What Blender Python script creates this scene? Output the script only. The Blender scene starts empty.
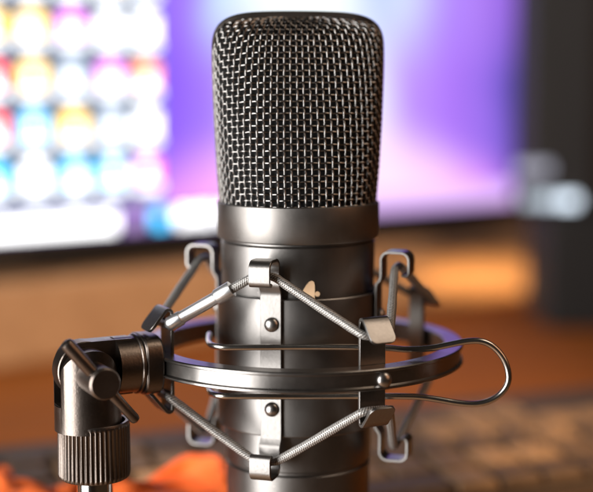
import bpy, bmesh, math, random
from mathutils import Vector, Matrix
random.seed(7)
R = math.radians
sc = bpy.context.scene
C = sc.collection
EYE = 164.0                      # lens height over the desk, mm; all z below are given relative to the lens height
def V(x, y, z): return Vector((x/1000, y/1000, (z+EYE)/1000))

# ------------------------------------------------------------------ camera, world, lamps, exposure
cam = bpy.data.cameras.new("camera")
co = bpy.data.objects.new("camera", cam); C.objects.link(co)
co.location = V(-0.45, -420, 0)
co.rotation_euler = (R(90-6.843), 0, 0)
cam.sensor_width = 36.0; cam.lens = 85.0
cam.clip_start = 0.01; cam.clip_end = 50
cam.dof.use_dof = True; cam.dof.focus_distance = 0.392; cam.dof.aperture_fstop = 5.0
sc.camera = co

w = bpy.data.worlds.new("World"); sc.world = w; w.use_nodes = True
wb = w.node_tree.nodes["Background"]; wb.inputs[0].default_value = (0.78, 0.62, 0.50, 1); wb.inputs[1].default_value = 0.02

def area(name, loc, target, sx, sy, power, col):
    l = bpy.data.lights.new(name, 'AREA'); l.shape = 'RECTANGLE'; l.size = sx; l.size_y = sy
    l.energy = power; l.color = col
    o = bpy.data.objects.new(name, l); C.objects.link(o)
    o.location = V(*loc); o.rotation_euler = (V(*target)-V(*loc)).to_track_quat('-Z', 'Y').to_euler()
    return o
def spot(name, loc, target, power, col, deg, blend):
    l = bpy.data.lights.new(name, 'SPOT'); l.energy = power; l.color = col; l.spot_size = R(deg); l.spot_blend = blend
    l.shadow_soft_size = 0.01
    o = bpy.data.objects.new(name, l); C.objects.link(o)
    o.location = V(*loc); o.rotation_euler = (V(*target)-V(*loc)).to_track_quat('-Z', 'Y').to_euler()
    return o
area("window_lamp", (-1060, -680, -40), (0, 0, -60), 0.90, 1.35, 53, (1.0, 0.985, 0.975))
area("warm_fill_lamp", (1000, -350, 420), (0, 0, -60), 0.6, 0.6, 2.2, (1.0, 0.50, 0.27))  # added warm fill that reddens the right-hand rims
area("tab_fill_lamp", (640, -130, 830), (0, 0, -60), 0.45, 0.45, 3.0, (1.0, 0.80, 0.62))  # added overhead fill, placed so the post tabs reflect tan
spot("riser_fill_lamp", (520, -200, 380), (-130, 440, -150), 27, (1.0, 0.74, 0.48), 34, 0.7)  # added fill spot for the riser, its cone kept off the microphone
p = spot("sun_patch_lamp", (-250, -200, -62), (150, 612, -148), 250, (1.0, 0.62, 0.28), 6.0, 0.45); p.scale = (1, 0.30, 1)
spot("sun_spill_lamp", (300, -500, 600), (125, 120, -150), 62, (1.0, 0.68, 0.40), 9, 0.9)  # added warm spot that brightens the right part of the keyboard
spot("orange_fill_lamp", (-150, 300, 600), (-38, 76, -145), 52, (1.0, 0.72, 0.45), 5.5, 0.7)  # added small spot that brightens the orange shape

sc.view_settings.view_transform = 'Standard'; sc.view_settings.look = 'None'
sc.view_settings.exposure = 0.0; sc.view_settings.gamma = 1.0
sc.cycles.max_bounces = 8

# ------------------------------------------------------------------ materials
def new_mat(name):
    m = bpy.data.materials.new(name); m.use_nodes = True
    nt = m.node_tree; return m, nt, nt.nodes, nt.links, nt.nodes["Principled BSDF"]
def lin(c):
    return tuple((v/12.92 if v <= 0.04045 else ((v+0.055)/1.055)**2.4) for v in c)
def s255(r, g, b): return lin((r/255, g/255, b/255))

def metal(name, col, rough, metallic=1.0, speck=0.0, scale=900, bump=0.02, brushed=False, coat=0.0):
    m, nt, N, L, B = new_mat(name)
    B.inputs['Metallic'].default_value = metallic
    tc = N.new('ShaderNodeTexCoord'); mp = N.new('ShaderNodeMapping')
    if brushed: mp.inputs['Scale'].default_value = (1, 1, 14)
    L.new(tc.outputs['Object'], mp.inputs[0])
    n = N.new('ShaderNodeTexNoise'); n.inputs['Scale'].default_value = scale; n.inputs['Detail'].default_value = 5
    L.new(mp.outputs[0], n.inputs['Vector'])
    n2 = N.new('ShaderNodeTexNoise'); n2.inputs['Scale'].default_value = 90; n2.inputs['Detail'].default_value = 6
    L.new(tc.outputs['Object'], n2.inputs['Vector'])
    r = N.new('ShaderNodeMapRange'); r.inputs['To Min'].default_value = rough*0.68; r.inputs['To Max'].default_value = rough*1.42
    L.new(n2.outputs['Fac'], r.inputs['Value']); L.new(r.outputs[0], B.inputs['Roughness'])
    mx = N.new('ShaderNodeMix'); mx.data_type = 'RGBA'
    mx.inputs['A'].default_value = (*[c*0.86 for c in col], 1); mx.inputs['B'].default_value = (*[min(1, c*1.14) for c in col], 1)
    L.new(n.outputs['Fac'], mx.inputs['Factor'])
    out = mx.outputs['Result']
    if speck > 0:                                     # sparse dust / chips with a shape of their own
        vo = N.new('ShaderNodeTexVoronoi'); vo.inputs['Scale'].default_value = 420
        L.new(tc.outputs['Object'], vo.inputs['Vector'])
        lt = N.new('ShaderNodeMath'); lt.operation = 'LESS_THAN'; lt.inputs[1].default_value = 0.07
        L.new(vo.outputs['Distance'], lt.inputs[0])
        n3 = N.new('ShaderNodeTexNoise'); n3.inputs['Scale'].default_value = 160
        L.new(tc.outputs['Object'], n3.inputs['Vector'])
        gt = N.new('ShaderNodeMath'); gt.operation = 'GREATER_THAN'; gt.inputs[1].default_value = 0.62
        L.new(n3.outputs['Fac'], gt.inputs[0])
        mu = N.new('ShaderNodeMath'); mu.operation = 'MULTIPLY'; L.new(lt.outputs[0], mu.inputs[0]); L.new(gt.outputs[0], mu.inputs[1])
        mu2 = N.new('ShaderNodeMath'); mu2.operation = 'MULTIPLY'; mu2.inputs[1].default_value = speck; L.new(mu.outputs[0], mu2.inputs[0])
        m2 = N.new('ShaderNodeMix'); m2.data_type = 'RGBA'; m2.inputs['B'].default_value = (0.62, 0.58, 0.52, 1)
        L.new(out, m2.inputs['A']); L.new(mu2.outputs[0], m2.inputs['Factor']); out = m2.outputs['Result']
    L.new(out, B.inputs['Base Color'])
    if bump:
        bp = N.new('ShaderNodeBump'); bp.inputs['Strength'].default_value = bump*4; bp.inputs['Distance'].default_value = 0.0002
        L.new(n.outputs['Fac'], bp.inputs['Height']); L.new(bp.outputs[0], B.inputs['Normal'])
    if coat: B.inputs['Coat Weight'].default_value = coat; B.inputs['Coat Roughness'].default_value = 0.2
    return m
M = {}
M['body'] = metal('satin_gunmetal', (0.20, 0.19, 0.18), 0.375, 1.0, 0.45, 1500, 0.03, True)
M['collar'] = metal('satin_collar_metal', (0.20, 0.188, 0.176), 0.39, 1.0, 0.25, 1500, 0.03, True)
M['mount'] = metal('painted_mount_metal', (0.215, 0.204, 0.193), 0.34, 1.0, 0.5, 1200, 0.03)
M['ring'] = metal('ring_metal', (0.25, 0.236, 0.222), 0.29, 1.0, 0.35, 800, 0.02)
M['joint'] = metal('dark_joint_metal', (0.135, 0.112, 0.097), 0.33, 1.0, 0.5, 1400, 0.05)
M['rivet'] = metal('rivet_metal', (0.30, 0.285, 0.27), 0.3, 1.0, 0, 900, 0.01)
M['wire'] = metal('spring_steel', (0.46, 0.44, 0.41), 0.22, 1.0, 0.3, 900, 0.01)
M['chrome'] = metal('stand_chrome', (0.75, 0.73, 0.70), 0.12, 1.0, 0, 900, 0.0)
M['silver'] = metal('silver_crimp', (0.50, 0.50, 0.50), 0.34, 0.9, 0, 1200, 0.02)
M['mesh'] = metal('grille_wire', (0.235, 0.224, 0.213), 0.22, 1.0, 0, 900, 0.0)
M['hoop'] = metal('grille_frame_metal', (0.30, 0.26, 0.23), 0.32, 1.0, 0, 900, 0.01)
M['base'] = metal('stand_base_paint', (0.03, 0.03, 0.03), 0.45, 0.0, 0, 900, 0.02)

def plain(name, col, rough, scale=200, var=0.15, bump=0.0):
    m, nt, N, L, B = new_mat(name)
    tc = N.new('ShaderNodeTexCoord'); n = N.new('ShaderNodeTexNoise'); n.inputs['Scale'].default_value = scale; n.inputs['Detail'].default_value = 5
    L.new(tc.outputs['Object'], n.inputs['Vector'])
    mx = N.new('ShaderNodeMix'); mx.data_type = 'RGBA'
    mx.inputs['A'].default_value = (*[c*(1-var) for c in col], 1); mx.inputs['B'].default_value = (*[min(1, c*(1+var)) for c in col], 1)
    L.new(n.outputs['Fac'], mx.inputs['Factor']); L.new(mx.outputs['Result'], B.inputs['Base Color'])
    B.inputs['Roughness'].default_value = rough
    if bump:
        bp = N.new('ShaderNodeBump'); bp.inputs['Strength'].default_value = bump; bp.inputs['Distance'].default_value = 0.001
        L.new(n.outputs['Fac'], bp.inputs['Height']); L.new(bp.outputs[0], B.inputs['Normal'])
    return m
M['liner'] = plain('black_acoustic_foam', (0.006, 0.006, 0.006), 0.95, 900, 0.4)
M['emblem'] = plain('cream_print', s255(240, 205, 165), 0.5, 400, 0.06)
M['bezel'] = plain('black_bezel', (0.010, 0.010, 0.011), 0.35)
M['speaker'] = plain('charcoal_plastic', (0.009, 0.0075, 0.0065), 0.8)
M['black'] = plain('black_plastic', (0.004, 0.0035, 0.003), 0.8)
M['keycase'] = plain('keyboard_case', (0.045, 0.026, 0.013), 0.7)
M['key'] = plain('keycap_plastic', (0.062, 0.035, 0.017), 0.7, 45, 0.75)
M['patch'] = plain('orange_patch', (0.70, 0.115, 0.012), 0.85, 120, 0.2, 0.4)
M['wall'] = plain('wall_paint', (0.035, 0.024, 0.018), 0.9, 6, 0.2)

kt = M['key'].node_tree; kB = kt.nodes['Principled BSDF']
oi = kt.nodes.new('ShaderNodeObjectInfo'); pw = kt.nodes.new('ShaderNodeMath'); pw.operation = 'POWER'; pw.inputs[1].default_value = 3.0
kt.links.new(oi.outputs['Random'], pw.inputs[0])
km = kt.nodes.new('ShaderNodeMix'); km.data_type = 'RGBA'; km.inputs['B'].default_value = (0.26, 0.15, 0.07, 1)
kt.links.new(kB.inputs['Base Color'].links[0].from_socket, km.inputs['A']); kt.links.new(pw.outputs[0], km.inputs['Factor']); kt.links.new(km.outputs['Result'], kB.inputs['Base Color'])

def cord_mat():
    m, nt, N, L, B = new_mat('braided_elastic')
    uv = N.new('ShaderNodeUVMap'); uv.uv_map = 'UVMap'
    outs = []
    for s in (1, -1):
        mp = N.new('ShaderNodeMapping'); mp.inputs['Scale'].default_value = (5*s, 1.45, 1)
        L.new(uv.outputs[0], mp.inputs[0])
        sp = N.new('ShaderNodeSeparateXYZ'); L.new(mp.outputs[0], sp.inputs[0])
        ad = N.new('ShaderNodeMath'); ad.operation = 'ADD'; L.new(sp.outputs[0], ad.inputs[0]); L.new(sp.outputs[1], ad.inputs[1])
        m1 = N.new('ShaderNodeMath'); m1.operation = 'MULTIPLY'; m1.inputs[1].default_value = 2*math.pi; L.new(ad.outputs[0], m1.inputs[0])
        sn = N.new('ShaderNodeMath'); sn.operation = 'SINE'; L.new(m1.outputs[0], sn.inputs[0]); outs.append(sn)
    mx = N.new('ShaderNodeMath'); mx.operation = 'MULTIPLY'; L.new(outs[0].outputs[0], mx.inputs[0]); L.new(outs[1].outputs[0], mx.inputs[1])
    m3 = N.new('ShaderNodeMath'); m3.operation = 'MULTIPLY'; m3.inputs[1].default_value = 0.5; L.new(mx.outputs[0], m3.inputs[0])
    m4 = N.new('ShaderNodeMath'); m4.operation = 'MULTIPLY_ADD'; m4.inputs[1].default_value = 0.5; L.new(outs[0].outputs[0], m4.inputs[0]); L.new(m3.outputs[0], m4.inputs[2])
    nn = N.new('ShaderNodeTexNoise'); nn.inputs['Scale'].default_value = 1500; tcc = N.new('ShaderNodeTexCoord'); L.new(tcc.outputs['Object'], nn.inputs['Vector'])
    m5 = N.new('ShaderNodeMath'); m5.operation = 'MULTIPLY_ADD'; m5.inputs[1].default_value = 1.1; L.new(nn.outputs['Fac'], m5.inputs[0]); L.new(m4.outputs[0], m5.inputs[2])
    mr = N.new('ShaderNodeMapRange'); mr.inputs['From Min'].default_value = -0.45; mr.inputs['From Max'].default_value = 1.5
    L.new(m5.outputs[0], mr.inputs['Value'])
    cr = N.new('ShaderNodeMix'); cr.data_type = 'RGBA'; cr.inputs['A'].default_value = (0.035, 0.03, 0.028, 1); cr.inputs['B'].default_value = (0.50, 0.48, 0.45, 1)
    L.new(mr.outputs[0], cr.inputs['Factor']); L.new(cr.outputs['Result'], B.inputs['Base Color'])
    B.inputs['Roughness'].default_value = 0.38; B.inputs['Metallic'].default_value = 0.45
    bp = N.new('ShaderNodeBump'); bp.inputs['Strength'].default_value = 0.7; bp.inputs['Distance'].default_value = 0.0002
    L.new(mr.outputs[0], bp.inputs['Height']); L.new(bp.outputs[0], B.inputs['Normal'])
    return m
M['cord'] = cord_mat()

def wood(name, c1, c2, rough, rotz):
    m, nt, N, L, B = new_mat(name)
    tc = N.new('ShaderNodeTexCoord'); mp = N.new('ShaderNodeMapping'); mp.inputs['Scale'].default_value = (2, 26, 26); mp.inputs['Rotation'].default_value = (0, 0, rotz)
    L.new(tc.outputs['Object'], mp.inputs[0])
    n = N.new('ShaderNodeTexNoise'); n.inputs['Scale'].default_value = 3; n.inputs['Detail'].default_value = 8; n.inputs['Distortion'].default_value = 1.2
    L.new(mp.outputs[0], n.inputs['Vector'])
    cr = N.new('ShaderNodeValToRGB'); cr.color_ramp.elements[0].position = 0.3; cr.color_ramp.elements[1].position = 0.72
    cr.color_ramp.elements[0].color = (*c1, 1); cr.color_ramp.elements[1].color = (*c2, 1)
    L.new(n.outputs['Fac'], cr.inputs[0]); L.new(cr.outputs[0], B.inputs['Base Color'])
    B.inputs['Roughness'].default_value = rough
    return m
M['desk'] = wood('orange_brown_wood', (0.165, 0.048, 0.004), (0.26, 0.075, 0.007), 0.8, R(-38)); M['desk'].node_tree.nodes['Principled BSDF'].inputs['Specular IOR Level'].default_value = 0.15
M['riser'] = wood('brown_wood', (0.36, 0.20, 0.10), (0.46, 0.27, 0.145), 0.6, 0)

def emit(name, col, strength):
    m = bpy.data.materials.new(name); m.use_nodes = True; N = m.node_tree.nodes; L = m.node_tree.links
    N.remove(N["Principled BSDF"]); e = N.new('ShaderNodeEmission'); e.inputs[0].default_value = (*col, 1); e.inputs[1].default_value = strength
    L.new(e.outputs[0], N["Material Output"].inputs[0]); return m

# ------------------------------------------------------------------ mesh helpers (millimetres in, metres out)
class MB:
    def __init__(s): s.v = []; s.f = []; s.uv = []; s.mi = []
    def add(s, vs, fs, uvs=None, mi=0):
        b = len(s.v); s.v += [tuple(p) for p in vs]
        for k, f in enumerate(fs):
            s.f.append([b+i for i in f]); s.uv.append(uvs[k] if uvs else None); s.mi.append(mi)
    def box(s, x0, x1, y0, y1, z0, z1, mi=0):
        s.add([(x0,y0,z0),(x1,y0,z0),(x1,y1,z0),(x0,y1,z0),(x0,y0,z1),(x1,y0,z1),(x1,y1,z1),(x0,y1,z1)],
              [(0,3,2,1),(4,5,6,7),(0,1,5,4),(1,2,6,5),(2,3,7,6),(3,0,4,7)], mi=mi)
    def tube(s, pts, r, n=10, closed=False, caps=True, mi=0):
        pts = [Vector(p) for p in pts]; m = len(pts)
        rad = r if isinstance(r, (list, tuple)) else [r]*m
        tan = []
        for i in range(m):
            a = pts[(i-1) % m] if (closed or i > 0) else pts[i]; b = pts[(i+1) % m] if (closed or i < m-1) else pts[i]
            tan.append((b-a).normalized())
        up = Vector((0, 0, 1)) if abs(tan[0].z) < 0.9 else Vector((0, 1, 0))
        nrm = (up - tan[0]*up.dot(tan[0])).normalized()
        vs = []; d = [0.0]
        for i in range(m):
            if i: nrm = (nrm - tan[i]*nrm.dot(tan[i])).normalized(); d.append(d[-1]+(pts[i]-pts[i-1]).length)
            bn = tan[i].cross(nrm)
            for k in range(n):
                a = 2*math.pi*k/n; vs.append(pts[i]+(nrm*math.cos(a)+bn*math.sin(a))*rad[i])
        fs = []; uvs = []
        for i in range(m if closed else m-1):
            j = (i+1) % m; dj = d[j] if j else d[-1]+(pts[0]-pts[-1]).length
            for k in range(n):
                q = (k+1) % n
                fs.append((i*n+k, j*n+k, j*n+q, i*n+q)[::-1]); uvs.append([((k+1)/n, d[i]), ((k+1)/n, dj), (k/n, dj), (k/n, d[i])])
        if caps and not closed:
            fs.append(tuple(range(n))); uvs.append([(0, 0)]*n)
            fs.append(tuple(range((m-1)*n, m*n))[::-1]); uvs.append([(0, 0)]*n)
        s.add(vs, fs, uvs, mi)
    def lathe(s, prof, n=96, cx=0, cy=0, closed=False, mi=0):
        vs = []; m = len(prof)
        for (r, z) in prof:
            for k in range(n):
                a = 2*math.pi*k/n; vs.append((cx+r*math.cos(a), cy+r*math.sin(a), z))
        fs = []
        for i in range(m if closed else m-1):
            j = (i+1) % m
            for k in range(n): q = (k+1) % n; fs.append((i*n+k, i*n+q, j*n+q, j*n+k))
        if not closed:
            if prof[0][0] > 1e-6: fs.append(tuple(range(n))[::-1])
            if prof[-1][0] > 1e-6: fs.append(tuple(range((m-1)*n, m*n)))
        s.add(vs, fs, None, mi)
    def ribbon(s, prof, width, thick, fr, mi=0, wfun=None):
        """a bent strip: prof = (r, z) centre line; fr(r, t, z) -> point"""
        m = len(prof); P = [Vector((p[0], p[1])) for p in prof]; vs = []
        for i in range(m):
            a = P[max(i-1, 0)]; b = P[min(i+1, m-1)]; t = (b-a).normalized(); nn = Vector((t.y, -t.x))*(thick/2)
            wd = (wfun(i/(m-1)) if wfun else 1)*width/2
            for (sg, tt) in ((1, -wd), (1, wd), (-1, wd), (-1, -wd)):
                q = P[i]+nn*sg; vs.append(fr(q.x, tt, q.y))
        fs = []
        for i in range(m-1):
            for k in range(4): q = (k+1) % 4; fs.append((i*4+k, i*4+q, (i+1)*4+q, (i+1)*4+k))
        fs.append((3, 2, 1, 0)); e = (m-1)*4; fs.append((e, e+1, e+2, e+3))
        s.add(vs, fs, None, mi)
    def build(s, name, mats, parent=None, loc=(0, 0, 0), smooth=True, bevel=0, angle=35, world=True):
        """vertices are absolute mm; loc = the object's origin in absolute mm"""
        me = bpy.data.meshes.new(name)
        me.from_pydata([((x-loc[0])/1000, (y-loc[1])/1000, (z-loc[2])/1000) for x, y, z in s.v], [], s.f)
        mats = mats if isinstance(mats, (list, tuple)) else [mats]
        for m in mats: me.materials.append(m)
        if any(u for u in s.uv):
            ul = me.uv_layers.new(name='UVMap')
            for p in me.polygons:
                u = s.uv[p.index]
                if u:
                    for k, li in enumerate(p.loop_indices): ul.data[li].uv = u[k]
        for p in me.polygons: p.material_index = s.mi[p.index]
        bm = bmesh.new(); bm.from_mesh(me); bmesh.ops.recalc_face_normals(bm, faces=bm.faces)
        bm.to_mesh(me); bm.free()
        o = bpy.data.objects.new(name, me); C.objects.link(o)
        finish(o, smooth, bevel, angle)
        place(o, parent, loc)
        return o
def finish(o, smooth=True, bevel=0, angle=35):
    me = o.data
    if smooth:
        for p in me.polygons: p.use_smooth = True
        try: me.set_sharp_from_angle(angle=R(angle))
        except Exception: pass
    if bevel:
        b = o.modifiers.new('bevel', 'BEVEL'); b.width = bevel/1000; b.segments = 3; b.limit_method = 'ANGLE'; b.angle_limit = R(40); b.harden_normals = True
LOC = {}
def place(o, parent, loc):
    o.location = V(*loc) if parent is None else (V(*loc)-LOC[parent.name])
    LOC[o.name] = V(*loc)
    if parent: o.parent = parent
def thing(name, label, cat, loc, rotz=0, group=None):
    o = bpy.data.objects.new(name, None); C.objects.link(o); o.empty_display_size = 0.01
    o.location = V(*loc); o.rotation_euler = (0, 0, rotz); LOC[o.name] = V(*loc)
    tag(o, label, cat, group); return o
def tag(o, label, cat, group=None):
    o['label'] = label; o['category'] = cat
    if group: o['group'] = group
def spin_copy(o, rz):
    """a part (whose origin lies on the microphone axis) and its sub-parts, turned about the axis"""
    c = o.copy(); C.objects.link(c); c.rotation_euler = (0, 0, o.rotation_euler.z+rz)
    LOC[c.name] = LOC[o.name]
    for ch in o.children:
        d = ch.copy(); C.objects.link(d); d.parent = c
    return c
def boolean(a, b, op):
    md = a.modifiers.new('b', 'BOOLEAN'); md.object = b; md.operation = op; md.solver = 'EXACT'
    dg = bpy.context.evaluated_depsgraph_get(); dg.update()
    me = bpy.data.meshes.new_from_object(a.evaluated_get(dg)); a.modifiers.clear(); a.data = me
    bpy.data.objects.remove(b, do_unlink=True)
def polar(az):                                    # az measured from the viewer's side of the mic towards the right
    a = R(az); r = Vector((math.sin(a), -math.cos(a), 0)); t = Vector((math.cos(a), math.sin(a), 0))
    return lambda rr, tt, z, c=(0, 0): Vector((c[0]+r.x*rr+t.x*tt, c[1]+r.y*rr+t.y*tt, z))
def lerp(a, b, t): return a+(b-a)*t
def arc(cx, cz, r, a0, a1, n=6):
    return [(cx+r*math.cos(R(lerp(a0, a1, i/n))), cz+r*math.sin(R(lerp(a0, a1, i/n)))) for i in range(n+1)]
def smooth_path(P, closed, it=2, cut=0.25):
    for _ in range(it):
        Q = []; m = len(P)
        for i in range(m if closed else m-1):
            a, b = P[i], P[(i+1) % m]; Q += [a.lerp(b, cut), a.lerp(b, 1-cut)]
        if not closed: Q = [P[0]]+Q+[P[-1]]
        P = Q
    return P

# ------------------------------------------------------------------ setting: wall, desk
b = MB(); b.box(-2500, 2500, 1300, 1360, -900, 1500); o = b.build('wall', M['wall'], None, (0, 1300, -900), False); o['kind'] = 'structure'
DESK = -EYE
b = MB(); b.box(-3000, 3000, -3000, 1300, -930, -900); o = b.build('floor', M['riser'], None, (0, 0, -930), False); o['kind'] = 'structure'
b = MB(); b.box(-1100, 1100, 2, 1240, DESK-28, DESK)
o = b.build('desk', M['desk'], None, (0, 400, DESK-28), False, 2)
tag(o, 'orange brown wooden desk top under the keyboard and monitor', 'desk')

# ------------------------------------------------------------------ monitor and its riser (both turned the same way)
YAW = math.atan2(272, 342)
ux, uy = math.cos(YAW), math.sin(YAW); PX, PY = -169.0, 380.0        # a point of the screen plane
def scr(s, dpt, z): return (PX+ux*s-uy*dpt, PY+uy*s+ux*dpt, z)       # s along the screen, dpt behind it
def slab(mb, s0, s1, d0, d1, z0, z1, mi=0):
    c = [scr(s0, d0, 0), scr(s1, d0, 0), scr(s1, d1, 0), scr(s0, d1, 0)]
    mb.add([(p[0], p[1], z) for z in (z0, z1) for p in c], [(0,3,2,1),(4,5,6,7),(0,1,5,4),(1,2,6,5),(2,3,7,6),(3,0,4,7)], mi=mi)
b = MB(); slab(b, -190, 520, -16, 230, DESK, -116)
L0 = scr(165, 100, DESK)
o = b.build('monitor_riser', M['riser'], None, L0, False, 2)
tag(o, 'long brown wooden riser carrying the bright monitor', 'monitor stand')

mon = thing('monitor', 'wide black monitor glowing with purple wallpaper and rows of icons', 'monitor', scr(165, 60, -116))
S0, S1, ZB, ZT = -97, 434, -93, 206
b = MB()
slab(b, S0-8, S1+8, 2, 30, -106, ZT+8)
for (a, c, d, e) in ((S0-8, S1+8, -106, ZB), (S0-8, S1+8, ZT, ZT+8), (S0-8, S0, ZB, ZT), (S1, S1+8, ZB, ZT)): slab(b, a, c, -3, 1.9, d, e)
b.build('bezel', M['bezel'], mon, scr(165, 0, -106), False)
b = MB(); slab(b, 40, 290, 10, 170, -115.9, -108); slab(b, 140, 190, 31, 60, -108, 60)
b.build('stand', M['bezel'], mon, scr(165, 60, -115), False, 1)

# screen: an emissive panel showing the wallpaper; its local X is width, Z is height
def wallpaper():
    m = bpy.data.materials.new('lit_wallpaper'); m.use_nodes = True; N = m.node_tree.nodes; L = m.node_tree.links
    N.remove(N["Principled BSDF"]); e = N.new('ShaderNodeEmission'); L.new(e.outputs[0], N["Material Output"].inputs[0])
    tc = N.new('ShaderNodeTexCoord'); sp = N.new('ShaderNodeSeparateXYZ'); L.new(tc.outputs['Object'], sp.inputs[0])
    def mr(sock, a, b_):
        n = N.new('ShaderNodeMapRange'); n.interpolation_type = 'SMOOTHSTEP'; n.inputs['From Min'].default_value = a; n.inputs['From Max'].default_value = b_
        L.new(sock, n.inputs['Value']); return n.outputs[0]
    nz = N.new('ShaderNodeTexNoise'); nz.inputs['Scale'].default_value = 14; nz.inputs['Detail'].default_value = 5; L.new(tc.outputs['Object'], nz.inputs['Vector'])
    ad = N.new('ShaderNodeMath'); ad.operation = 'MULTIPLY_ADD'; ad.inputs[1].default_value = 0.03; L.new(nz.outputs['Fac'], ad.inputs[0]); L.new(sp.outputs[0], ad.inputs[2])
    def ramp(stops):
        r = N.new('ShaderNodeValToRGB'); el = r.color_ramp.elements
        lo, hi = S0, S1
        el[0].position = (stops[0][0]-lo)/(hi-lo); el[0].color = (*s255(*stops[0][1]), 1)
        el[1].position = (stops[-1][0]-lo)/(hi-lo); el[1].color = (*s255(*stops[-1][1]), 1)
        for (p, c) in stops[1:-1]:
            k = el.new((p-lo)/(hi-lo)); k.color = (*s255(*c), 1)
        f = N.new('ShaderNodeMapRange'); f.inputs['From Min'].default_value = 0.015; f.inputs['From Max'].default_value = 0.015+(hi-lo)/1000
        L.new(ad.outputs[0], f.inputs['Value']); L.new(f.outputs[0], r.inputs[0]); return r.outputs[0]
    top = ramp([(-97, (60, 70, 120)), (60, (90, 80, 170)), (115, (150, 105, 250)), (136, (165, 135, 255)), (152, (195, 220, 255)), (185, (242, 252, 255)), (250, (246, 255, 255)), (283, (190, 205, 255)), (315, (205, 215, 255)), (350, (172, 132, 245)), (385, (168, 122, 234)), (420, (140, 98, 212))])
    low = ramp([(-97, (60, 60, 110)), (60, (110, 80, 190)), (115, (235, 150, 255)), (150, (250, 170, 255)), (200, (255, 215, 255)), (290, (255, 225, 255)), (350, (255, 205, 255)), (395, (250, 160, 255)), (425, (150, 110, 240))])
    mid = ramp([(-97, (40, 45, 90)), (60, (100, 80, 180)), (115, (140, 95, 245)), (150, (165, 125, 255)), (200, (225, 215, 255)), (280, (235, 240, 255)), (310, (186, 145, 250)), (360, (168, 116, 238)), (400, (142, 104, 222)), (425, (75, 70, 160))])
    c1 = N.new('ShaderNodeMath'); c1.operation = 'SUBTRACT'; c1.inputs[1].default_value = 0.335; L.new(sp.outputs[0], c1.inputs[0])
    c2 = N.new('ShaderNodeMath'); c2.operation = 'ABSOLUTE'; L.new(c1.outputs[0], c2.inputs[0])
    c3 = N.new('ShaderNodeMath'); c3.operation = 'MULTIPLY_ADD'; c3.inputs[1].default_value = 0.34; L.new(c2.outputs[0], c3.inputs[0]); L.new(sp.outputs[2], c3.inputs[2])
    x1 = N.new('ShaderNodeMix'); x1.data_type = 'RGBA'; L.new(mr(c3.outputs[0], 0.048, 0.10), x1.inputs['Factor']); L.new(low, x1.inputs['A']); L.new(mid, x1.inputs['B'])
    x2 = N.new('ShaderNodeMix'); x2.data_type = 'RGBA'; L.new(mr(sp.outputs[2], 0.085, 0.15), x2.inputs['Factor']); L.new(x1.outputs['Result'], x2.inputs['A']); L.new(top, x2.inputs['B'])
    L.new(x2.outputs['Result'], e.inputs[0]); e.inputs[1].default_value = 1.16
    return m
b = MB(); slab(b, 0, S1-S0, 0, 1.5, 0, ZT-ZB)
# the screen mesh is built flat in its own axes, then turned
sme = MB(); sme.box(0, S1-S0, 0, 1.5, ZB, ZT)
scrn = sme.build('screen', wallpaper(), mon, (0, 0, ZB), False)
sp0 = scr(S0, 0, ZB); scrn.location = V(*sp0)-LOC[mon.name]; scrn.rotation_euler = (0, 0, YAW); LOC[scrn.name] = V(*sp0)
pal = {'w': emit('white_pixels', (1, 1, 1), 3.8), 'y': emit('yellow_pixels', s255(255, 205, 60), 4), 'r': emit('red_pixels', s255(250, 50, 40), 4.5),
       'c': emit('cyan_pixels', s255(60, 200, 255), 3.5), 'b': emit('blue_pixels', s255(60, 130, 255), 3.5), 'p': emit('pink_pixels', s255(255, 110, 250), 3.2),
       'k': emit('dark_pixels', (0.20, 0.24, 0.34), 1.0), 'o': emit('orange_pixels', s255(255, 140, 50), 4), 'l': emit('lilac_pixels', s255(225, 185, 250), 1.35), 't': emit('taskbar_pixels', s255(110, 90, 160), 1.0), 'v': emit('pale_pixels', s255(215, 235, 255), 1.6)}
def screen_part(name, rects):
    """rects: (s0, s1, z0, z1, colour key, layer) on the screen's face"""
    mb = MB(); keys = []
    for (a, c, z0, z1, k, ly) in rects:
        if k not in keys: keys.append(k)
        d = -0.15-0.12*ly
        mb.add([(a-S0, d, z0), (c-S0, d, z0), (c-S0, d, z1), (a-S0, d, z1)], [(0, 1, 2, 3)], mi=keys.index(k))
    o = mb.build(name, [pal[k] for k in keys], None, (0, 0, ZB), False)
    o.location = (0, 0, 0); o.parent = scrn; return o
cols = [-86, -59, -32, -5, 21, 47, 73, 98]
rows = [114, 84.5, 55, 26, -3, -32, -60.5]
cols_rand = random.Random(4)
look = {(3, 3): 'y', (4, 3): 'y', (5, 3): 'p', (6, 3): 'w', (7, 3): 'w', (2, 3): 'c',
        (2, 4): 'o', (3, 4): 'r', (4, 4): 'y', (5, 4): 'v', (6, 4): 'p', (7, 4): 'o',
        (2, 5): 'o', (3, 5): 'r', (4, 5): 'c', (5, 5): 'y', (6, 5): 'v', (7, 5): 'w',
        (2, 6): 'c', (3, 6): 'c', (4, 6): 'w', (5, 6): 'c', (6, 6): 'c', (7, 6): 'p'}
for ci, s in enumerate(cols):
    for ri, z in enumerate(rows):
        k = look.get((ci, ri)) or cols_rand.choice('wwycbrpov')
        ja, jb, jw = cols_rand.uniform(-2, 2), cols_rand.uniform(-2, 2), cols_rand.uniform(2.6, 5.6)
        screen_part('desktop_icon', [(s-7.6, s+7.6, z-2, z+11, k, 1), (s+ja-jw, s+ja+jw, z+jb-1, z+jb+cols_rand.uniform(5, 8), 'w', 2),
                                     (s-8.5, s+8.5, z-7.2, z-3.6, 'w', 1), (s-5.5, s+5.5, z-9.6, z-7.4, 'v', 1)])
screen_part('icon_backdrop', [(S0, 108, -77, ZT-60, 'k', 0)])
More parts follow.
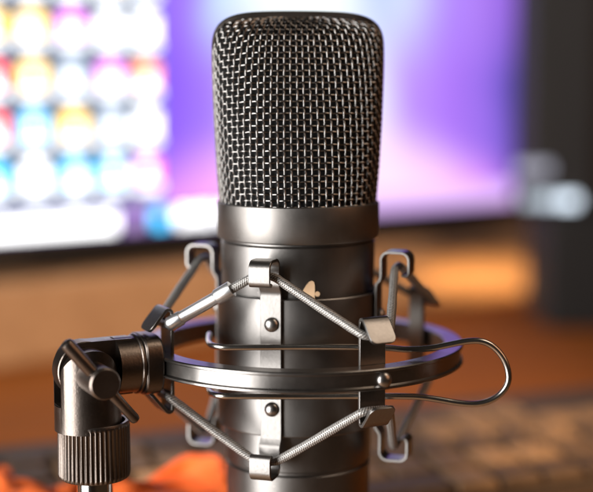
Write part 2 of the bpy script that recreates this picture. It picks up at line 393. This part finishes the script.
screen_part('taskbar', [(S0, 200, ZB, ZB+13, 't', 0), (200, S1, ZB, ZB+13, 'l', 0)])
screen_part('search_box', [(S0+20, 75, ZB+1, ZB+12, 'w', 1)])
for (a, c, k) in ((84, 92, 'l'), (102, 112, 'c'), (119, 131, 'w'), (133, 147, 'w'), (152, 162, 'w'), (168, 178, 'l')):
    screen_part('taskbar_icon', [(a, c, ZB+1.5, ZB+11.5, k, 1)])

# ------------------------------------------------------------------ slim dark speaker at the right
spx, spy = 151, 491
sp_ = thing('desktop_speaker', 'slim charcoal speaker with a white highlight band right of the monitor', 'speaker', (spx+22, spy+40, DESK))
b = MB(); b.box(spx, spx+43, spy, spy+70, -88, 96); b.build('cabinet', M['speaker'], sp_, (spx+22, spy+40, -88), True, 3)
b = MB(); b.box(spx+13, spx+90, spy-6, spy+90, DESK, -89); b.build('base', M['black'], sp_, (spx+22, spy+40, DESK), True, 3)
for (a, c, st_) in ((-5, 6, 1.0), (7, 17, 1.5), (18.5, 32, 2.6)):  # emission stands in for a bright highlight on the trim
    b = MB(); b.box(spx+a, spx+c, spy-4, spy-0.3, -82-0.03*c, -75.8); b.build('highlight_band', emit('white_highlight_glow', s255(222, 236, 250), st_), sp_, (spx+22, spy, -80), True, 1.2)
b = MB(); b.box(spx-9, spx+14, spy-4, spy-0.3, -62, -55); b.build('trim_band', emit('dim_highlight_glow', s255(175, 175, 190), 1.3), sp_, (spx+22, spy, -60), True, 1.2)  # fainter highlight above, also put in as emission

# ------------------------------------------------------------------ keyboard behind the mic
KY = R(23)
kb = thing('keyboard', 'brown keyboard lying blurred on the desk behind the microphone', 'keyboard', (20, 125, DESK), KY)
def kpart(mb, name, mat, lx, ly, lz, bevel):
    o = mb.build(name, mat, None, (0, 0, 0), True, bevel); o.parent = kb; o.location = (lx/1000, ly/1000, lz/1000); return o
b = MB(); b.add([(-225, -62, 1), (225, -62, 1), (225, 58, 1), (-225, 58, 1), (-225, -62, 11), (225, -62, 11), (225, 58, 17), (-225, 58, 17)],
                [(0,3,2,1),(4,5,6,7),(0,1,5,4),(1,2,6,5),(2,3,7,6),(3,0,4,7)])
kpart(b, 'case', M['keycase'], 0, 0, 0, 1.5)
def keycap(w_, d_):
    m = MB(); a, c = w_/2, d_/2
    m.add([(-a,-c,0),(a,-c,0),(a,c,0),(-a,c,0),(-a+1.6,-c+1.4,4.6),(a-1.6,-c+1.4,4.6),(a-1.6,c-1.6,5),(-a+1.6,c-1.6,5)],
          [(0,3,2,1),(4,5,6,7),(0,1,5,4),(1,2,6,5),(2,3,7,6),(3,0,4,7)])
    return m
key0 = kpart(keycap(18.3, 18.1), 'key', M['key'], -400, 0, 0, 1.0); first = True
for r_ in range(6):
    for c_ in range(22):
        if r_ == 0 and 6 <= c_ <= 10: continue
        o = key0 if first else key0.copy()
        if not first: C.objects.link(o); o.parent = kb
        first = False
        y = -50+r_*19.1; o.location = ((-200+c_*19.1+(r_ % 3)*3-3)/1000, y/1000, (11.4+(y+62)*0.05)/1000)
        if len([k for k in kb.children if k.name.startswith('key')]) > 98: break
b = keycap(112, 17.2); kpart(b, 'space_bar', M['key'], -38, -50, 12.0, 1.0)

# orange patch of unidentified kind, built rumpled, low behind the stand
b = MB(); n = 48; vs = []; fs = []
for j in range(n+1):
    for i in range(n+1):
        u, v = i/n, j/n
        x = -125+u*112
        far = 48+35*math.exp(-((x+37)/12.5)**4)+17*math.exp(-((x+118)/22)**4)+3*math.sin(u*41)+2*math.sin(u*67+1)
        y = 12+v*(far-12)
        e = min(1, min(u, 1-u, v, 1-v)*9)
        z = -143+e*(5+2.2*math.sin(u*19+v*5)+1.6*math.sin(v*15-u*9)+1.0*math.sin(u*37+v*21))
        vs.append((x, y, z))
for j in range(n):
    for i in range(n):
        q = j*(n+1)+i; fs.append((q, q+1, q+n+2, q+n+1))
b.add(vs, fs)
cl = b.build('patch', M['patch'], None, (-66, 75, -140))
so = cl.modifiers.new('thickness', 'SOLIDIFY'); so.thickness = 0.0012
tag(cl, 'bright orange rumpled patch low in the blur between stand and microphone', 'patch')

# ------------------------------------------------------------------ microphone
mic = thing('microphone', 'dark metal condenser microphone with woven wire head', 'microphone', (0, 0, -150))
b = MB()
b.lathe([(0, -150), (19, -150), (20.5, -149), (21.6, -143), (22.0, -116.2), (21.4, -115.6), (21.4, -115.0), (22.3, -114.4), (23.0, -60), (23.2, -48.6), (22.6, -48.0), (22.6, -47.0), (10, -47)], 160)
b.build('body', M['body'], mic, (0, 0, -150))
b = MB(); b.lathe([(10, -37.5), (23.5, -37.5), (23.6, -36.9), (23.9, -36.6), (24.35, -36.9), (24.4, -37.3), (24.4, -46.8), (24.1, -47.3), (23.6, -47.45), (22.65, -47.45), (10, -47.45)], 160, closed=True)
b.build('collar', M['collar'], mic, (0, 0, -47))

# head: sections (z, half width, half depth, squareness)
SEC = [(-38.5, 22.9, 21.6, 2.3), (-36.6, 23.0, 21.5, 2.3), (-25.5, 23.8, 19.8, 2.6), (-12, 24.5, 17.2, 2.85), (0, 24.9, 14.5, 3.0), (6, 25.0, 12.9, 3.0), (10.0, 24.9, 11.6, 3.0),
       (12.6, 24.5, 10.6, 2.9), (14.4, 23.7, 9.2, 2.9), (15.6, 22.5, 7.9, 2.9), (16.5, 20.6, 6.4, 2.5), (17.1, 18.2, 5.0, 2.4), (17.5, 15.2, 3.8, 2.4), (17.7, 11.5, 3.0, 2.3)]
arcl = [0.0]
for i in range(1, len(SEC)): arcl.append(arcl[-1]+math.hypot(SEC[i][0]-SEC[i-1][0], SEC[i][2]-SEC[i-1][2]))
def sec_at(t):
    t = max(0, min(arcl[-1], t))
    for i in range(1, len(SEC)):
        if t <= arcl[i]:
            f = (t-arcl[i-1])/(arcl[i]-arcl[i-1]); return [lerp(SEC[i-1][k], SEC[i][k], f) for k in range(4)]
    return list(SEC[-1])
HEAD_ROT = R(6)
def table(t, n=120):
    z, a, bd, e = sec_at(t); P = []
    for i in range(n+1):
        ph = math.pi*(1-i/n); c, s = math.cos(ph), math.sin(ph)
        P.append((a*math.copysign(abs(c)**(2/e), c), -bd*abs(s)**(2/e)))
    d = [0.0]
    for i in range(1, n+1): d.append(d[-1]+math.dist(P[i], P[i-1]))
    return z, P, d
_cache = {}
def surf(u, t, off):
    """u 0..1 from the left to the right of the head's front, t arc length up the front"""
    kt = round(t, 3)
    if kt not in _cache: _cache[kt] = table(kt)
    z, P, d = _cache[kt]; L_ = u*d[-1]
    lo, hi = 0, len(d)-1
    while hi-lo > 1:
        m = (lo+hi)//2
        if d[m] <= L_: lo = m
        else: hi = m
    f = (L_-d[lo])/max(1e-9, d[hi]-d[lo]); x = lerp(P[lo][0], P[hi][0], f); y = lerp(P[lo][1], P[hi][1], f)
    tx, ty = P[hi][0]-P[lo][0], P[hi][1]-P[lo][1]; l = math.hypot(tx, ty) or 1
    nx, ny = ty/l, -tx/l
    z2, a2, b2, _ = sec_at(t+0.4); z1, a1, b1, _ = sec_at(t-0.4)
    dz, db = z2-z1, b2-b1; q = math.hypot(dz, db) or 1
    nz = -db/q; nh = dz/q
    return Vector((x+nx*nh*off, y+ny*nh*off, z+nz*off))
def turn(p, extra=0):
    a = HEAD_ROT+extra; return Vector((p.x*math.cos(a)-p.y*math.sin(a), p.x*math.sin(a)+p.y*math.cos(a), p.z))
NC, PITCH, WR, AMP = 36, 1.80, 0.285, 0.22
NR = int(arcl[-1]/PITCH)
b = MB(); SUB = 5
wob = random.Random(3)
def droop(u):                                     # the weave sags where it is wrapped round the left corner
    return 6.5*max(0, 0.27-u)+3.5*max(0, u-0.86)
for i in range(1, NC):
    pts = []
    for j in range(0, NR*SUB+1):
        t = j/SUB*PITCH; ph = math.cos(math.pi*(j/SUB+i))
        uu = i/NC
        uu = i/NC+wob.gauss(0, 0.00035)+0.0006*math.sin(i*3.1+j*0.05)
        pts.append(turn(surf(uu, max(0, min(arcl[-1], t-droop(uu)*min(1, max(0, (62-t)/12)))), AMP*ph)))
    b.tube(pts, WR, 6, caps=False)
for j in range(1, NR+1):
    pts = []
    for i in range(0, NC*SUB+1):
        uu = i/SUB/NC; t = j*PITCH; ph = -math.cos(math.pi*(i/SUB+j))
        dd = droop(uu)*min(1, max(0, (62-t)/12))
        tt = t-dd
        if tt < 0.1: continue
        pts.append(turn(surf(uu, tt+wob.gauss(0, 0.02)+0.07*math.sin(j*2.3+i*0.03), AMP*ph)))
    if len(pts) > 3: b.tube(pts, WR, 6, caps=False)
gf = b.build('wire_mesh', M['mesh'], mic, (0, 0, -38), True, 0, 80)
gb = gf.copy(); C.objects.link(gb); gb.rotation_euler = (0, 0, math.pi)
# black lining right behind the weave
b = MB(); NL = 40; vs = []; fs = []; ring_n = 2*NL
for k in range(0, 41):
    t = arcl[-1]*k/40
    for h in (0, 1):
        for i in range(NL): vs.append(turn(surf(i/NL, t, -0.75), math.pi*h))
for k in range(40):
    for i in range(ring_n): q = (i+1) % ring_n; fs.append((k*ring_n+i, k*ring_n+q, (k+1)*ring_n+q, (k+1)*ring_n+i))
fs.append(tuple(range(40*ring_n, 41*ring_n))); b.add(vs, fs)
b.build('foam_lining', M['liner'], mic, (0, 0, -38))
# frame band running up both sides and over the top
EDGE = [(s_[1]+0.15, s_[0]) for s_ in SEC[:9]]+[(22.9, 15.7), (21.2, 16.95), (18.6, 17.95), (15.4, 18.55), (11.6, 18.85)]
out = [(-x, z) for x, z in EDGE]+[(-6, 19.0), (0, 19.05), (6, 19.0)]+list(reversed(EDGE))
fine = [Vector((p[0], p[1], 0)) for p in out]; fine = smooth_path(fine, False, 2)
b = MB(); vs = []; fs = []; m = len(fine)
for i, p in enumerate(fine):
    t = (fine[min(i+1, m-1)]-fine[max(i-1, 0)]).normalized(); nn = Vector((-t.y, t.x, 0))
    hd = 1.7+1.6*max(0, min(1, (p.y-8)/10)); ht = 1.0+0.7*max(0, min(1, (p.y-8)/10))
    for (o_, yy) in ((0.2, -hd), (0.6, -hd*0.7), (0.6, hd*0.7), (0.2, hd), (-ht, hd), (-ht, -hd)):
        q = p+nn*o_; vs.append(turn(Vector((q.x, yy, q.y))))
for i in range(m-1):
    for k in range(6): q = (k+1) % 6; fs.append((i*6+k, i*6+q, (i+1)*6+q, (i+1)*6+k))
b.add(vs, fs); b.build('head_frame', M['hoop'], mic, (0, 0, -38))
# cream print on the body, half hidden by the cradle
def on_body(px_pts, r):
    c = len(px_pts); vs = []
    for rr in (r, r-0.3):
        for (x, z) in px_pts: a = x/23.1; vs.append((rr*math.sin(a), -rr*math.cos(a), z))
    b.add(vs, [tuple(range(c)), tuple(range(c, 2*c))[::-1]]+[(i, (i+1) % c, c+(i+1) % c, c+i) for i in range(c)])
b = MB()
on_body([(0.6, -62.2), (1.4, -60.6), (2.4, -58.9), (3.2, -58.0), (4.0, -57.7), (4.6, -58.1), (4.8, -59.0), (4.8, -64), (0.6, -64)], 23.25)
on_body([(5.6+0.75*math.cos(a*math.pi/6), -61.6+0.75*math.sin(a*math.pi/6)) for a in range(12)], 23.25)
b.build('printed_mark', M['emblem'], mic, (0, 0, -62), False)

# ------------------------------------------------------------------ shock mount
AX = (0, 0, -116)
mt = thing('shock_mount', 'dark metal ring shock mount with elastic cords round the microphone', 'microphone mount', AX)
# cradle: sheet sleeve with a slit beside the front strap
b = MB(); n = 150; a0, a1 = R(-13.2), R(344.5); vs = []; fs = []
sect = [(24.0, -63.2), (24.25, -63.0), (24.5, -63.3), (24.5, -103.2), (24.25, -103.5), (24.0, -103.3)]
for i in range(n+1):
    a = lerp(a0, a1, i/n); rx, ry = math.sin(a), -math.cos(a)
    for (r_, z) in sect: vs.append((rx*r_, ry*r_, z))
m = len(sect)
for i in range(n):
    for k in range(m): q = (k+1) % m; fs.append((i*m+k, i*m+q, (i+1)*m+q, (i+1)*m+k))
fs.append(tuple(range(m))); fs.append(tuple(range(n*m, (n+1)*m))); b.add(vs, fs)
b.build('cradle', M['body'], mt, AX)
# four strap plates with hooks at both ends; the profile is (radius, z)
ZC = -82.3
up = [(25.1, ZC), (25.1, -62), (25.3, -60.5), (26.3, -59.3), (26.6, -58.2), (26.6, -53.4)]+arc(29.0, -53.4, 2.4, 180, 90)[1:]+[(32.2, -51.0)]+arc(32.6, -53.4, 2.4, 90, 0)[1:]+[(35.0, -56.6)]+arc(33.9, -56.8, 1.1, 0, -150, 5)[1:]
prof = [(r_, 2*ZC-z) for r_, z in reversed(up)]+up[1:]
fr = polar(-18)
b = MB(); b.ribbon(prof, 6.4, 0.8, fr)
strap = b.build('strap', M['mount'], mt, AX, True, 0.22)
def rivet(fr_, r0, t, z, rad, parent, h=1.5):
    mb = MB(); vs = []; n_ = 24; st = 7
    for k in range(st+1):
        a = math.pi/2*k/st; rr = rad*math.cos(a); hh = r0+0.25+h*math.sin(a)
        for i in range(n_): q = 2*math.pi*i/n_; vs.append(fr_(hh, t+rr*math.cos(q), z+rr*math.sin(q)))
    vs += [fr_(r0-0.4, t+rad*math.cos(2*math.pi*i/n_), z+rad*math.sin(2*math.pi*i/n_)) for i in range(n_)]
    f = [(k*n_+i, k*n_+(i+1) % n_, (k+1)*n_+(i+1) % n_, (k+1)*n_+i) for k in range(st) for i in range(n_)]
    e = (st+1)*n_; f += [(i, (i+1) % n_, e+(i+1) % n_, e+i) for i in range(n_)]
    mb.add(vs, f); return mb.build('rivet', M['rivet'], parent, AX)
for z in (-70.2, -95.0): rivet(fr, 25.5, 0.3, z, 2.15, strap)
for k in (1, 2, 3): spin_copy(strap, R(90*k))
# outer ring: a shallow channel, lips proud at the top and bottom
RC = (1.2, 0); RO, RI, RT, RB = 48.8, 43.2, -79.0, -85.0
b = MB()
b.lathe([(RI, RT-0.3), (RI+0.3, RT), (RO-0.35, RT), (RO, RT-0.3), (RO, RT-0.85), (RO-0.7, RT-1.25), (RO-0.75, RB+1.25), (RO, RB+0.85), (RO, RB+0.3), (RO-0.35, RB), (RI+0.3, RB), (RI, RB+0.3)], 220, RC[0], RC[1], True)
b.build('outer_ring', M['ring'], mt, AX, True, 0, 25)
# posts inside the ring with bent tabs
fr = polar(27)
frc = lambda r_, t, z: fr(r_, t, z, RC)
upp = [(42.5, -80.9), (42.5, -67.6)]+arc(43.6, -67.0, 1.1, 180, 50, 5)[1:]+[(45.6, -67.6), (46.9, -69.15), (48.0, -70.5), (48.55, -71.2), (48.95, -71.75), (49.15, -72.05)]
prof = [(r_, -161.8-z) for r_, z in reversed(upp)]+upp[1:]
b = MB()
b.ribbon(prof, 8.2, 1.0, frc, 0, lambda f: {0: 0.5, 1: 0.8, 2: 0.94}.get(int(round(min(f, 1-f)*(len(prof)-1))), 1))
post = b.build('post', M['mount'], mt, AX, True, 0.3)
rivet(frc, RO-0.8, 0.6, -82.3, 2.3, post, 1.7)
for k in (1, 2):
    c_ = spin_copy(post, R(90*k)); 
c_ = spin_copy(post, R(-90))
for ch in list(c_.children): bpy.data.objects.remove(ch, do_unlink=True)
# elastic cords, zigzag between straps and posts
def cord_nodes(up_):
    P = []
    for k in range(4):
        zh, zp = (-55.6, -70.3) if up_ else (2*ZC+55.6, -161.8+70.3)
        f = polar(-18+90*k)
        for t in (-3.2, 0, 3.2): P.append(f(30.9, t, zh+(0.25 if t == 0 else 0)*(1 if up_ else -1)))
        f = polar(27+90*k)
        for t in (-4.2, 0, 4.2): P.append(f(45.1, t, zp-(0.2 if t == 0 else 0)*(1 if up_ else -1), RC))
    return P
for up_ in (True, False):
    P = cord_nodes(up_); Q = []
    for i in range(len(P)):
        a, c = P[i], P[(i+1) % len(P)]; Q.append(a)
        if (c-a).length > 8:
            Q += [a.lerp(c, 0.10), a.lerp(c, 0.9)]
    Q = smooth_path(Q, True, 2)
    F = []
    for i in range(len(Q)):
        a, c = Q[i], Q[(i+1) % len(Q)]; F.append(a)
        if (c-a).length > 3:
            k = int((c-a).length/2); F += [a.lerp(c, q/k) for q in range(1, k)]
    jr = random.Random(5 if up_ else 6)
    rr_ = [1.30+0.035*math.sin(i*0.9)+jr.gauss(0, 0.02)-(0.10 if min((f-p).length for p in P) < 2.5 else 0) for i, f in enumerate(F)]
    F = [f+Vector((0, 0, 0.10*math.sin(i*0.37)+jr.gauss(0, 0.02))) for i, f in enumerate(F)]
    b = MB(); b.tube(F, rr_, 18, closed=True)
    cd = b.build('elastic_cord', M['cord'], mt, AX)
    if up_:
        f1 = polar(-63); f2 = polar(-18); A = f1(45.1, 4.2, -70.3, RC); B_ = f2(30.9, -3.2, -55.6)
        d = lambda q: A.lerp(B_, q)
        b = MB()
        b.tube([d(-0.02), d(0.0), d(0.02), d(0.14), d(0.155), d(0.16), d(0.55), d(0.56), d(0.575), d(0.73), d(0.745), d(0.75)],
               [1.4, 1.9, 2.15, 2.15, 2.05, 1.85, 1.85, 2.0, 2.3, 2.4, 2.35, 1.4], 28)
        b.build('crimp_sleeve', M['silver'], cd, AX)
# spring lever: one wire, across the front of the cradle and out round the ring at the right
k = 0.2804
px = [(385,347.5),(405,350),(430,349),(450,344.5),(470,340.5),(484,341),(496,347.5),(506,360),(511,376),(509,388),(500,398.5),(488,404.5),(475,406.5),(458,405),(440,401.5),(420,398.5),(400,398),(385,398)]
lp = [Vector(((x-298)*k+0.5, -28.2, -(y-78)*k-0.5)) for x, y in px]
zu, zl = lp[0].z, lp[-1].z
P = [Vector((-26.4, -8, zu)), Vector((-26.2, -18, zu)), Vector((-25.2, -24.5, zu)), Vector((-22.6, -28.0, zu)), Vector((-17, -28.3, zu)), Vector((0, -28.3, zu+0.15)), Vector((12, -28.2, zu+0.1))]+lp+[Vector((12, -28.2, zl)), Vector((0, -28.3, zl-0.1)), Vector((-17, -28.3, zl)), Vector((-22.6, -28.0, zl)), Vector((-25.2, -24.5, zl)), Vector((-26.2, -18, zl)), Vector((-26.4, -8, zl))]
b = MB(); b.tube(smooth_path(P, False, 2), 0.9, 16)
b.build('spring_lever', M['wire'], mt, AX)

# swivel joint at the left; local axes: radial outwards r, tangential t (towards the viewer), z
JA = R(207); e1 = Vector((math.cos(JA), math.sin(JA), 0)); e2 = Vector((-e1.y, e1.x, 0))
def J(r_, t, z): return (e1.x*r_+e2.x*t, e1.y*r_+e2.y*t, z)
ZJ = -81.6; RS = 65.4; RF = 67.0; RCW = 68.3
def jcyl_r(mb, prof_, n_=48, zc=ZJ):                       # lathe about the radial axis: prof (r, radius)
    vs = []; m_ = len(prof_)
    for (rr, rad) in prof_:
        for i in range(n_): a = 2*math.pi*i/n_; vs.append(J(rr, rad*math.cos(a), zc+rad*math.sin(a)))
    f = [(q*n_+i, q*n_+(i+1) % n_, (q+1)*n_+(i+1) % n_, (q+1)*n_+i) for q in range(m_-1) for i in range(n_)]
    f += [tuple(range(n_)), tuple(range((m_-1)*n_, m_*n_))]; mb.add(vs, f)
def jcyl_t(mb, prof_, n_=48, rc=RS, zc=ZJ):                # lathe about the tangential axis: prof (t, radius)
    vs = []; m_ = len(prof_)
    for (tt, rad) in prof_:
        for i in range(n_): a = 2*math.pi*i/n_; vs.append(J(rc+rad*math.cos(a), tt, zc+rad*math.sin(a)))
    f = [(q*n_+i, q*n_+(i+1) % n_, (q+1)*n_+(i+1) % n_, (q+1)*n_+i) for q in range(m_-1) for i in range(n_)]
    f += [tuple(range(n_)), tuple(range((m_-1)*n_, m_*n_))]; mb.add(vs, f)
def jbox(mb, r0, r1, t0, t1, z0, z1):
    mb.add([J(r_, t, z) for z in (z0, z1) for (r_, t) in ((r0, t0), (r1, t0), (r1, t1), (r0, t1))], [(0,3,2,1),(4,5,6,7),(0,1,5,4),(1,2,6,5),(2,3,7,6),(3,0,4,7)])
b = MB()                                                    # clamp block, chamfered eight-sided
oc = [(8.7*math.copysign(abs(math.cos(q*math.pi/24))**0.62, math.cos(q*math.pi/24)), 8.7*math.copysign(abs(math.sin(q*math.pi/24))**0.62, math.sin(q*math.pi/24))) for q in range(48)]
vs = [J(r_, t*s_, ZJ+z*s_) for (r_, s_) in ((46.6, 0.93), (47.3, 1.0), (51.6, 1.0), (52.2, 0.95)) for (t, z) in oc]
b.add(vs, [(q*48+i, q*48+(i+1) % 48, (q+1)*48+(i+1) % 48, (q+1)*48+i) for q in range(3) for i in range(48)]+[tuple(range(48)), tuple(range(144, 192))])
b.build('clamp_block', M['joint'], mt, AX, True, 0.3)
b = MB(); jcyl_r(b, [(52.1, 8.5), (52.3, 8.7), (53.0, 8.7), (53.3, 8.4)], 64); b.build('flange', M['joint'], mt, AX)
b = MB(); jcyl_r(b, [(53.2, 8.25), (59.5, 8.25)], 64); o = b.build('swivel_arm', M['joint'], mt, AX)
b2 = MB(); jcyl_t(b2, [(-2.9, 7.9), (-2.6, 8.2), (2.6, 8.2), (2.9, 7.9)], 96, RCW); t_ = b2.build('tmp', M['joint'], mt, AX); boolean(o, t_, 'UNION')
b2 = MB(); jbox(b2, 54.5, RCW, -2.9, 2.9, ZJ-8.0, ZJ+8.0); t_ = b2.build('tmp', M['joint'], mt, AX); boolean(o, t_, 'UNION')
finish(o, True, 0, 30)
# forked post
SX = J(RS, 0, 0); FX = J(RF, 0, 0)
b = MB(); b.lathe([(0, -99), (9.5, -99), (9.5, -70.6), (0, -70.6)], 96, FX[0], FX[1]); o = b.build('swivel_fork', M['joint'], mt, AX)
CR = 7.6
b2 = MB(); jcyl_t(b2, [(-12, CR), (12, CR)], 96, RCW, ZJ-1.0); cut = b2.build('tmp', M['joint'], mt, AX)
b3 = MB(); jbox(b3, RCW-CR, RCW+CR, -12.5, 12.5, -104, ZJ-1.0); t_ = b3.build('tmp', M['joint'], mt, AX); boolean(cut, t_, 'UNION')
b3 = MB(); jbox(b3, RF-12, RF+12, -12.6, 12.6, -105, -91.6); t_ = b3.build('tmp', M['joint'], mt, AX); boolean(cut, t_, 'UNION')
boolean(o, cut, 'INTERSECT')
b2 = MB(); jbox(b2, RF-12, RF+12, -3.2, 3.2, -91.4, -60); t_ = b2.build('tmp', M['joint'], mt, AX); boolean(o, t_, 'DIFFERENCE')
finish(o, True, 0.7, 30)
# screw with its sliding tee bar
b = MB(); jcyl_t(b, [(-10.5, 3.0), (-10, 3.6), (-8.6, 3.6), (-8.6, 2.6), (4.0, 2.6), (4.0, 4.5), (18.8, 4.5), (19.4, 3.95), (19.4, 0.2)], 48, RCW, ZJ-0.8)
scw = b.build('clamp_screw', M['joint'], mt, AX, True, 0)
al = R(50); dr, dz = -math.cos(al), -math.sin(al); TB = 15.6
b = MB()
pts = [Vector(J(RCW+dr*s_, TB, ZJ-0.8+dz*s_)) for s_ in (-15.6, -15.2, -14.4, -4, 4, 10, 14.6, 15.4, 15.8)]
b.tube(pts, [1.0, 1.7, 1.95, 1.9, 1.65, 1.5, 1.5, 1.25, 0.7], 24)
b.build('tee_bar', M['joint'], scw, AX)
# ribbed nut
b = MB(); n = 46*6; prof_ = [(9.0, -96.8, 0), (9.9, -96.7, 0), (10.15, -97.1, 0), (10.2, -97.8, 0), (10.25, -98.3, 1), (10.35, -112.0, 1), (10.1, -112.9, 0.4), (9.6, -113.3, 0), (5.4, -113.3, 0)]
vs = []; fs = []
for (r_, z, rib) in prof_:
    for i in range(n):
        a = 2*math.pi*i/n; g = math.cos(46*a); g = math.copysign(abs(g)**0.6, g)
        rr = r_-rib*0.32*(1-g)/2*2; vs.append((SX[0]+rr*math.cos(a), SX[1]+rr*math.sin(a), z))
for q in range(len(prof_)-1):
    for i in range(n): fs.append((q*n+i, q*n+(i+1) % n, (q+1)*n+(i+1) % n, (q+1)*n+i))
b.add(vs, fs); b.build('ribbed_nut', M['joint'], mt, AX, True, 0, 50)

# ------------------------------------------------------------------ stand under the nut
st = thing('microphone_stand', 'shiny chrome stand pole below the ribbed nut', 'stand', (SX[0], SX[1], -900))
b = MB(); b.lathe([(0, -890), (5.2, -890), (5.2, -113.5), (4.6, -113.2), (0, -113.2)], 64, SX[0], SX[1]); b.build('pole', M['chrome'], st, (SX[0], SX[1], -890))
b = MB(); b.lathe([(0, -899.5), (130, -899.5), (134, -895), (130, -889), (20, -880), (6, -870), (0, -870)], 96, SX[0], SX[1]); b.build('base', M['base'], st, (SX[0], SX[1], -899))
